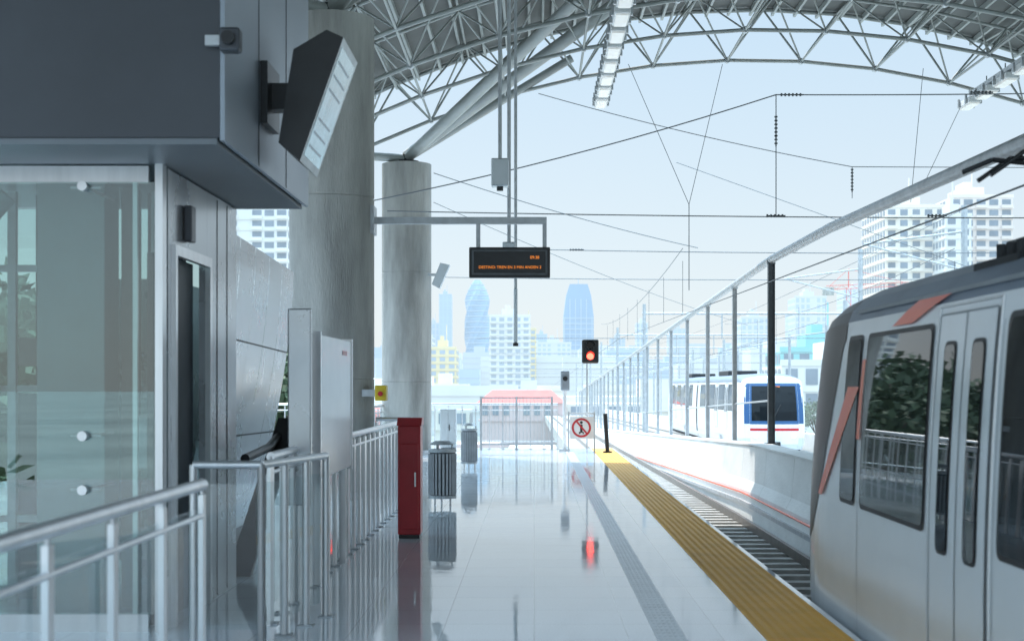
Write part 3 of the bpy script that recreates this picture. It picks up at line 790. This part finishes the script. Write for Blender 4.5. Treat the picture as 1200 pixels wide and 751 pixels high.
# ------------------------------------------------------------------ buildings
def building(name,x0,x1,y0,depth,z1,wall,win,st=3.1,bay=3.2,z0=-9,balc=False,roofm=None,wf=.6,slabs=True,extra=True,rh=4):
    y1=y0+depth
    g=Group(name,((x0+x1)/2,(y0+y1)/2,0))
    g.part('walls',wall).box(x0,x1,y0,y1,z0,z1)
    wn=g.part('windows',win); sb=g.part('floor_slabs',wall)
    nf=int((z1-z0)/st); nb=max(1,int((x1-x0)/bay)); ns=max(1,int(depth/bay))
    bw=(x1-x0)/nb; sw=depth/ns
    for f in range(nf):
        zz=z0+f*st+(z1-z0-nf*st)
        if zz<-6: continue
        for b in range(nb):
            xa=x0+b*bw+bw*(1-wf)/2
            if (b%4==3 and nb>5): continue
            wn.quad((xa,y0-.12,zz+.9),(xa+bw*wf,y0-.12,zz+.9),(xa+bw*wf,y0-.12,zz+st-.5),(xa,y0-.12,zz+st-.5))
            if balc and b%2==0: sb.box(x0+b*bw+.2,x0+(b+1)*bw-.2,y0-1.3,y0-.05,zz,zz+.9)
        for s in range(ns):
            ya=y0+s*sw+sw*(1-wf)/2
            for xx in (x0-.12,x1+.12):
                wn.quad((xx,ya,zz+.9),(xx,ya+sw*wf,zz+.9),(xx,ya+sw*wf,zz+st-.5),(xx,ya,zz+st-.5))
        if slabs: sb.box(x0-.3,x1+.3,y0-.3,y1+.3,zz-.15,zz+.12)
    if extra:
        t=g.part('rooftop',wall); t.box(x0+(x1-x0)*.3,x0+(x1-x0)*.65,y0+depth*.2,y0+depth*.7,z1,z1+4); t.box(x0+(x1-x0)*.38,x0+(x1-x0)*.5,y0+depth*.3,y0+depth*.6,z1+4,z1+6)
        t.box(x0-.2,x1+.2,y0-.2,y0+.1,z1,z1+1)
        t.tube((x0+(x1-x0)*.6,y0+depth*.5,z1+4),(x0+(x1-x0)*.6,y0+depth*.5,z1+11),.2,5)
    if roofm:
        r=g.part('pitched_roof',roofm); ym=(y0+y1)/2; h=rh
        r.add([(x0-.6,y0-.6,z1),(x1+.6,y0-.6,z1),(x1+.6,y1+.6,z1),(x0-.6,y1+.6,z1),(x0+2,ym,z1+h),(x1-2,ym,z1+h)],[(0,1,5,4),(2,3,4,5),(1,2,5),(3,0,4)])
    g.done()
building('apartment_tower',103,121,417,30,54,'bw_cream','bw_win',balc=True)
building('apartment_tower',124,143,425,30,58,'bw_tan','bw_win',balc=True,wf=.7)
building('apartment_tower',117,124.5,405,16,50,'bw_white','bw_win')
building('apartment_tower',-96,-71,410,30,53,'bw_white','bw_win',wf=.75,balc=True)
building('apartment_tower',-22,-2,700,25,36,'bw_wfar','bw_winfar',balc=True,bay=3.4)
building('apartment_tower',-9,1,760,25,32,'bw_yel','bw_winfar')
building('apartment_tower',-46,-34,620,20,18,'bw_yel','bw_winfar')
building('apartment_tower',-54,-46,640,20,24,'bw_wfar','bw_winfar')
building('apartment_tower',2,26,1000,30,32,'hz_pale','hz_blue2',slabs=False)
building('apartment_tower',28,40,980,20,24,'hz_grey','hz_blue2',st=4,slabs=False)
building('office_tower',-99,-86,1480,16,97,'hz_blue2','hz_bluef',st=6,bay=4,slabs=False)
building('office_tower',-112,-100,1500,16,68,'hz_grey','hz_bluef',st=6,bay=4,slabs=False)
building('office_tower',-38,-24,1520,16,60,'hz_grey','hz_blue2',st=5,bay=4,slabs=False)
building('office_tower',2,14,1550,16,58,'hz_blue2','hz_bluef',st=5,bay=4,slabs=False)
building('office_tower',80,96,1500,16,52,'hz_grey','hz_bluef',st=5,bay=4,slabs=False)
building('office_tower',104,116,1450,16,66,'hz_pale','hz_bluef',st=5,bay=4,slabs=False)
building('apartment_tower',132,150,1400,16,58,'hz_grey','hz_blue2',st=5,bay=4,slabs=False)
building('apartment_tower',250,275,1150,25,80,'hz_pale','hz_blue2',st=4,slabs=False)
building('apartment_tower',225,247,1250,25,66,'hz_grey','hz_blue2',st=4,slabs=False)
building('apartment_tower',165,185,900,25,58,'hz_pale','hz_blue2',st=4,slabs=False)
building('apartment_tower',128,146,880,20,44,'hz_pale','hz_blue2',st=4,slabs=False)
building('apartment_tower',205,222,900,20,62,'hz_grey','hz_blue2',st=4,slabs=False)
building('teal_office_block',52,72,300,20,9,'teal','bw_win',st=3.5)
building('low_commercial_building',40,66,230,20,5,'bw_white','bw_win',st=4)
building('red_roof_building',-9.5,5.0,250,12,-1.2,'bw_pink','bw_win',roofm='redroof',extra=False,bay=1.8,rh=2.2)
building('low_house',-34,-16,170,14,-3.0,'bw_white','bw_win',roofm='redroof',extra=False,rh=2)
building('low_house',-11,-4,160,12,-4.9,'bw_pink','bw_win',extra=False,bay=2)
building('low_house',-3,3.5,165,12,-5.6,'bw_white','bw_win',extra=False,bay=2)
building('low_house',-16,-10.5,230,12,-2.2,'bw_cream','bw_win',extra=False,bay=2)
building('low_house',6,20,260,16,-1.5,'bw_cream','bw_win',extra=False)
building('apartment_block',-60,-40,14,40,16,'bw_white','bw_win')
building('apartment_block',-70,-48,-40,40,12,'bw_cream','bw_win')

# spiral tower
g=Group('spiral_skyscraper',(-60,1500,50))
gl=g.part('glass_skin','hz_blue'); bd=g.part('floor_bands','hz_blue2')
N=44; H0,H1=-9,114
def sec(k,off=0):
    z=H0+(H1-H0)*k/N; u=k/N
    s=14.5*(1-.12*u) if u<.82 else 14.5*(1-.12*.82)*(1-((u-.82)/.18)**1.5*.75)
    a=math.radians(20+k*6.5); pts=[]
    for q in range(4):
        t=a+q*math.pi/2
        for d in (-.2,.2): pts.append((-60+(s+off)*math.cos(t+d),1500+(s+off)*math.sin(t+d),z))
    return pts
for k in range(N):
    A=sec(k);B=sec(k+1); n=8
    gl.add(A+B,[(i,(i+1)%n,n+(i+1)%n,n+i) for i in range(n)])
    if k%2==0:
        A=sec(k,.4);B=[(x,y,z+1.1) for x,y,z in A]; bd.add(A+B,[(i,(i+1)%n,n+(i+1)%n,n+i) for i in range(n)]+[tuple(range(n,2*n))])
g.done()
g=Group('tapered_skyscraper',(50,1600,50))
a=g.part('shaft','hz_blue'); cr=g.part('fins','hz_blue2')
prof=[(33,67,-9),(33,67,80),(36,64,104),(40,60,117)]
for (a0,a1,za),(b0,b1,zb_) in zip(prof[:-1],prof[1:]):
    a.add([(a0,1600,za),(a1,1600,za),(a1,1630,za),(a0,1630,za),(b0,1600,zb_),(b1,1600,zb_),(b1,1630,zb_),(b0,1630,zb_)],[(0,1,5,4),(1,2,6,5),(2,3,7,6),(3,0,4,7),(4,5,6,7)])
for k in range(6):
    x=34+k*6.2; cr.box(x-.5,x+.5,1599,1599.9,-9,80+ (20 if 0<k<5 else 0))
for z in range(0,80,6): cr.box(33,67,1599.2,1599.9,z,z+1)
cr.box(49.6,50.4,1614,1615,117,124)
g.done()
def city(p, rng, n, ya, yb, hmin, hmax, xs):
    for _ in range(n):
        yv=rng.uniform(ya,yb); X=rng.uniform(*xs)*yv; w_=rng.uniform(12,32); h=rng.uniform(hmin,hmax)*(yv/1000)
        p.box(X,X+w_,yv,yv+w_,-9,h); 
        if rng.random()<.5: p.box(X+w_*.3,X+w_*.6,yv+2,yv+w_*.6,h,h+4)
        z=-4
        while z<h-2:
            p.box(X-.3,X+w_+.3,yv-.4,yv-.01,z,z+1.3); z+=3.6
rng=random.Random(3)
g=Group('distant_city_buildings',(0,1500,0))
for m_,n_ in (('hz_grey',130),('hz_pale',150),('hz_blue2',90)):
    city(g.part('blocks_'+m_,m_),rng,n_,700,2200,4,32,(-.33,.42))
city(g.part('low_blocks','bw_wfar'),rng,60,300,700,-6,6,(-.33,.5))
city(g.part('low_blocks_cream','bw_cream'),rng,30,300,700,-6,6,(-.33,.5))
g.done()
def hill(p):
    pts=[]; n=90
    for i in range(n+1):
        x=-3500+7000*i/n; h=40+50*math.sin(i*.21)+30*math.sin(i*.53+1)+12*math.sin(i*1.7); pts.append((x,max(12,h)))
    for (xa,ha),(xb,hb) in zip(pts[:-1],pts[1:]): p.quad((xa,6000,-9),(xb,6000,-9),(xb,6600,hb),(xa,6600,ha))
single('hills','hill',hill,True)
g=Group('tower_crane',(86,380,20))
c=g.part('lattice','redroof')
def lattice(p,a,b,w_,n_):
    a,b=Vector(a),Vector(b); d=(b-a).normalized(); s=Vector((1,0,0)) if abs(d.z)>.5 else Vector((0,0,1)); 
    for q in (-1,1): p.tube(a+s*w_*q,b+s*w_*q,.08,4)
    for i in range(n_):
        p.tube(a.lerp(b,i/n_)+s*w_*(1 if i%2 else -1), a.lerp(b,(i+1)/n_)+s*w_*(-1 if i%2 else 1),.05,4)
lattice(c,(84,380,-9),(84,380,28),.6,24); lattice(c,(78,380,28),(100,380,29),.5,16); c.tube((84,380,28),(84,380,33),.15,5); c.tube((84,380,33),(99,380,29.4),.06,4); c.tube((84,380,33),(79,380,28.5),.06,4)
g.part('counterweight','concrete').box(77,80,379.4,380.6,26,28)
g.done()

# ------------------------------------------------------------------ trees
def tree_meshes(seed,leafm):
    r=random.Random(seed)
    tr=Part('t','bark'); lf=Part('l',leafm)
    H=r.uniform(7,9)
    tr.tube((0,0,0),(.15,.1,H*.45),.28,8,r2=.18)
    ends=[]
    for k in range(7):
        a=r.uniform(0,6.28); e=(2.2*math.cos(a)*r.uniform(.5,1.1),2.2*math.sin(a)*r.uniform(.5,1.1),H*r.uniform(.62,.92))
        tr.tube((.12,.08,H*r.uniform(.3,.45)),e,.1,6,r2=.04); ends.append(e)
        for q in range(2):
            e2=(e[0]+r.uniform(-1,1),e[1]+r.uniform(-1,1),e[2]+r.uniform(-.2,1.0)); tr.tube(e,e2,.04,5,r2=.02); ends.append(e2)
    for e in ends:
        cr=r.uniform(.7,1.3)
        for _ in range(70):
            v=Vector((r.gauss(0,1),r.gauss(0,1),r.gauss(0,.8))); v=v.normalized()*cr*r.random()**.4
            c=Vector(e)+v; a=Vector((r.gauss(0,1),r.gauss(0,1),r.gauss(0,1))).normalized()*.2; b=a.cross(Vector((r.gauss(0,1),r.gauss(0,1),r.gauss(0,1)))).normalized()*.13
            lf.add([c-a,c-b,c+a,c+b],[(0,1,2,3)])
    out=[]
    for p in (tr,lf):
        me=bpy.data.meshes.new('tree_part'); me.from_pydata(p.v,[],p.f); me.materials.append(M[p.m]); out.append(me)
    return out
TM={k:[tree_meshes(s,k) for s in (1,2,3)] for k in ('leaf','leaf_far')}
def tree(x,y,s=1,z=-9):
    e=bpy.data.objects.new('broadleaf_tree',None); scene.collection.objects.link(e); e.location=(x,y,z); e.scale=(s,s,s); e.rotation_euler=(0,0,random.random()*6)
    for nme,me in zip(('trunk_and_limbs','foliage'),random.choice(TM['leaf' if y<105 else 'leaf_far'])):
        o=bpy.data.objects.new(nme,me); scene.collection.objects.link(o); o.parent=e
for (x,y,s) in [(-22,200,1.1),(-27,200,1.2),(26,165,1.1),(31,180,1.1),(38,190,1.1),(45,200,1.2),
                (-14,10,1.4),(-16,4,1.4),(-13,-4,1.4),(-17,18,1.5),(-13,27,1.5),(-12.5,36,1.5),(-15,44,1.7),(-18,56,1.8),(-23,62,1.9),(-20,48,1.8),  # mostly hidden trees, added for dark reflections in the train windows
                (-13.5,64,1.6),(-15.5,74,1.8),(-19,90,2.0),(-24,100,2.1)]:
    tree(x,y,s)

# ------------------------------------------------------------------ light, sky, camera
EL,AZ=57,-36
w=bpy.data.worlds.new('World'); scene.world=w; w.use_nodes=True
nt=w.node_tree; bg=nt.nodes['Background']
sky=nt.nodes.new('ShaderNodeTexSky'); sky.sky_type='NISHITA'; sky.sun_disc=False
sky.sun_elevation=math.radians(EL); sky.sun_rotation=math.radians(AZ); sky.altitude=0
sky.air_density=1.0; sky.dust_density=1.0; sky.ozone_density=1.5
tc=nt.nodes.new('ShaderNodeTexCoord'); sx=nt.nodes.new('ShaderNodeSeparateXYZ'); nt.links.new(tc.outputs['Generated'],sx.inputs[0])
ramp=nt.nodes.new('ShaderNodeValToRGB'); ramp.color_ramp.elements[0].position=0.0; ramp.color_ramp.elements[0].color=(.86,.92,.95,1)
ramp.color_ramp.elements[1].position=.34; ramp.color_ramp.elements[1].color=(.54,.76,.95,1)
e_=ramp.color_ramp.elements.new(.12); e_.color=(.75,.87,.95,1)
nt.links.new(sx.outputs['Z'],ramp.inputs[0])
# sky above the view boosted, added to lift light under the canopy
br=nt.nodes.new('ShaderNodeMapRange'); br.inputs[1].default_value=.27; br.inputs[2].default_value=.6; br.inputs[3].default_value=1/.15; br.inputs[4].default_value=5.2/.15
nt.links.new(sx.outputs['Z'],br.inputs[0])
sc_=nt.nodes.new('ShaderNodeVectorMath'); sc_.operation='SCALE'
nt.links.new(ramp.outputs[0],sc_.inputs[0]); nt.links.new(br.outputs[0],sc_.inputs['Scale'])
mx=nt.nodes.new('ShaderNodeMix'); mx.data_type='RGBA'; mx.inputs[0].default_value=.87
nt.links.new(sky.outputs[0],mx.inputs[6]); nt.links.new(sc_.outputs[0],mx.inputs[7])
nt.links.new(mx.outputs[2],bg.inputs[0]); bg.inputs[1].default_value=.15
sd=bpy.data.lights.new('sun','SUN'); sd.energy=4.5; sd.angle=math.radians(.5); sd.color=(1,.94,.86)
so=bpy.data.objects.new('sun',sd); scene.collection.objects.link(so)
dv=Vector((math.sin(math.radians(AZ))*math.cos(math.radians(EL)),math.cos(math.radians(AZ))*math.cos(math.radians(EL)),math.sin(math.radians(EL))))
so.rotation_euler=dv.to_track_quat('Z','Y').to_euler(); so.location=(0,0,50)

cd=bpy.data.cameras.new('camera'); co=bpy.data.objects.new('camera',cd); scene.collection.objects.link(co)
co.location=(0,0,1.6); co.rotation_euler=(math.radians(90),0,0)
cd.lens=50; cd.sensor_width=36; cd.shift_x=-.0217; cd.shift_y=.0646; cd.clip_end=30000; cd.clip_start=.05
cd.dof.use_dof=True; cd.dof.focus_distance=24; cd.dof.aperture_fstop=2.8
scene.camera=co
scene.view_settings.view_transform='Standard'; scene.view_settings.look='None'; scene.view_settings.exposure=0
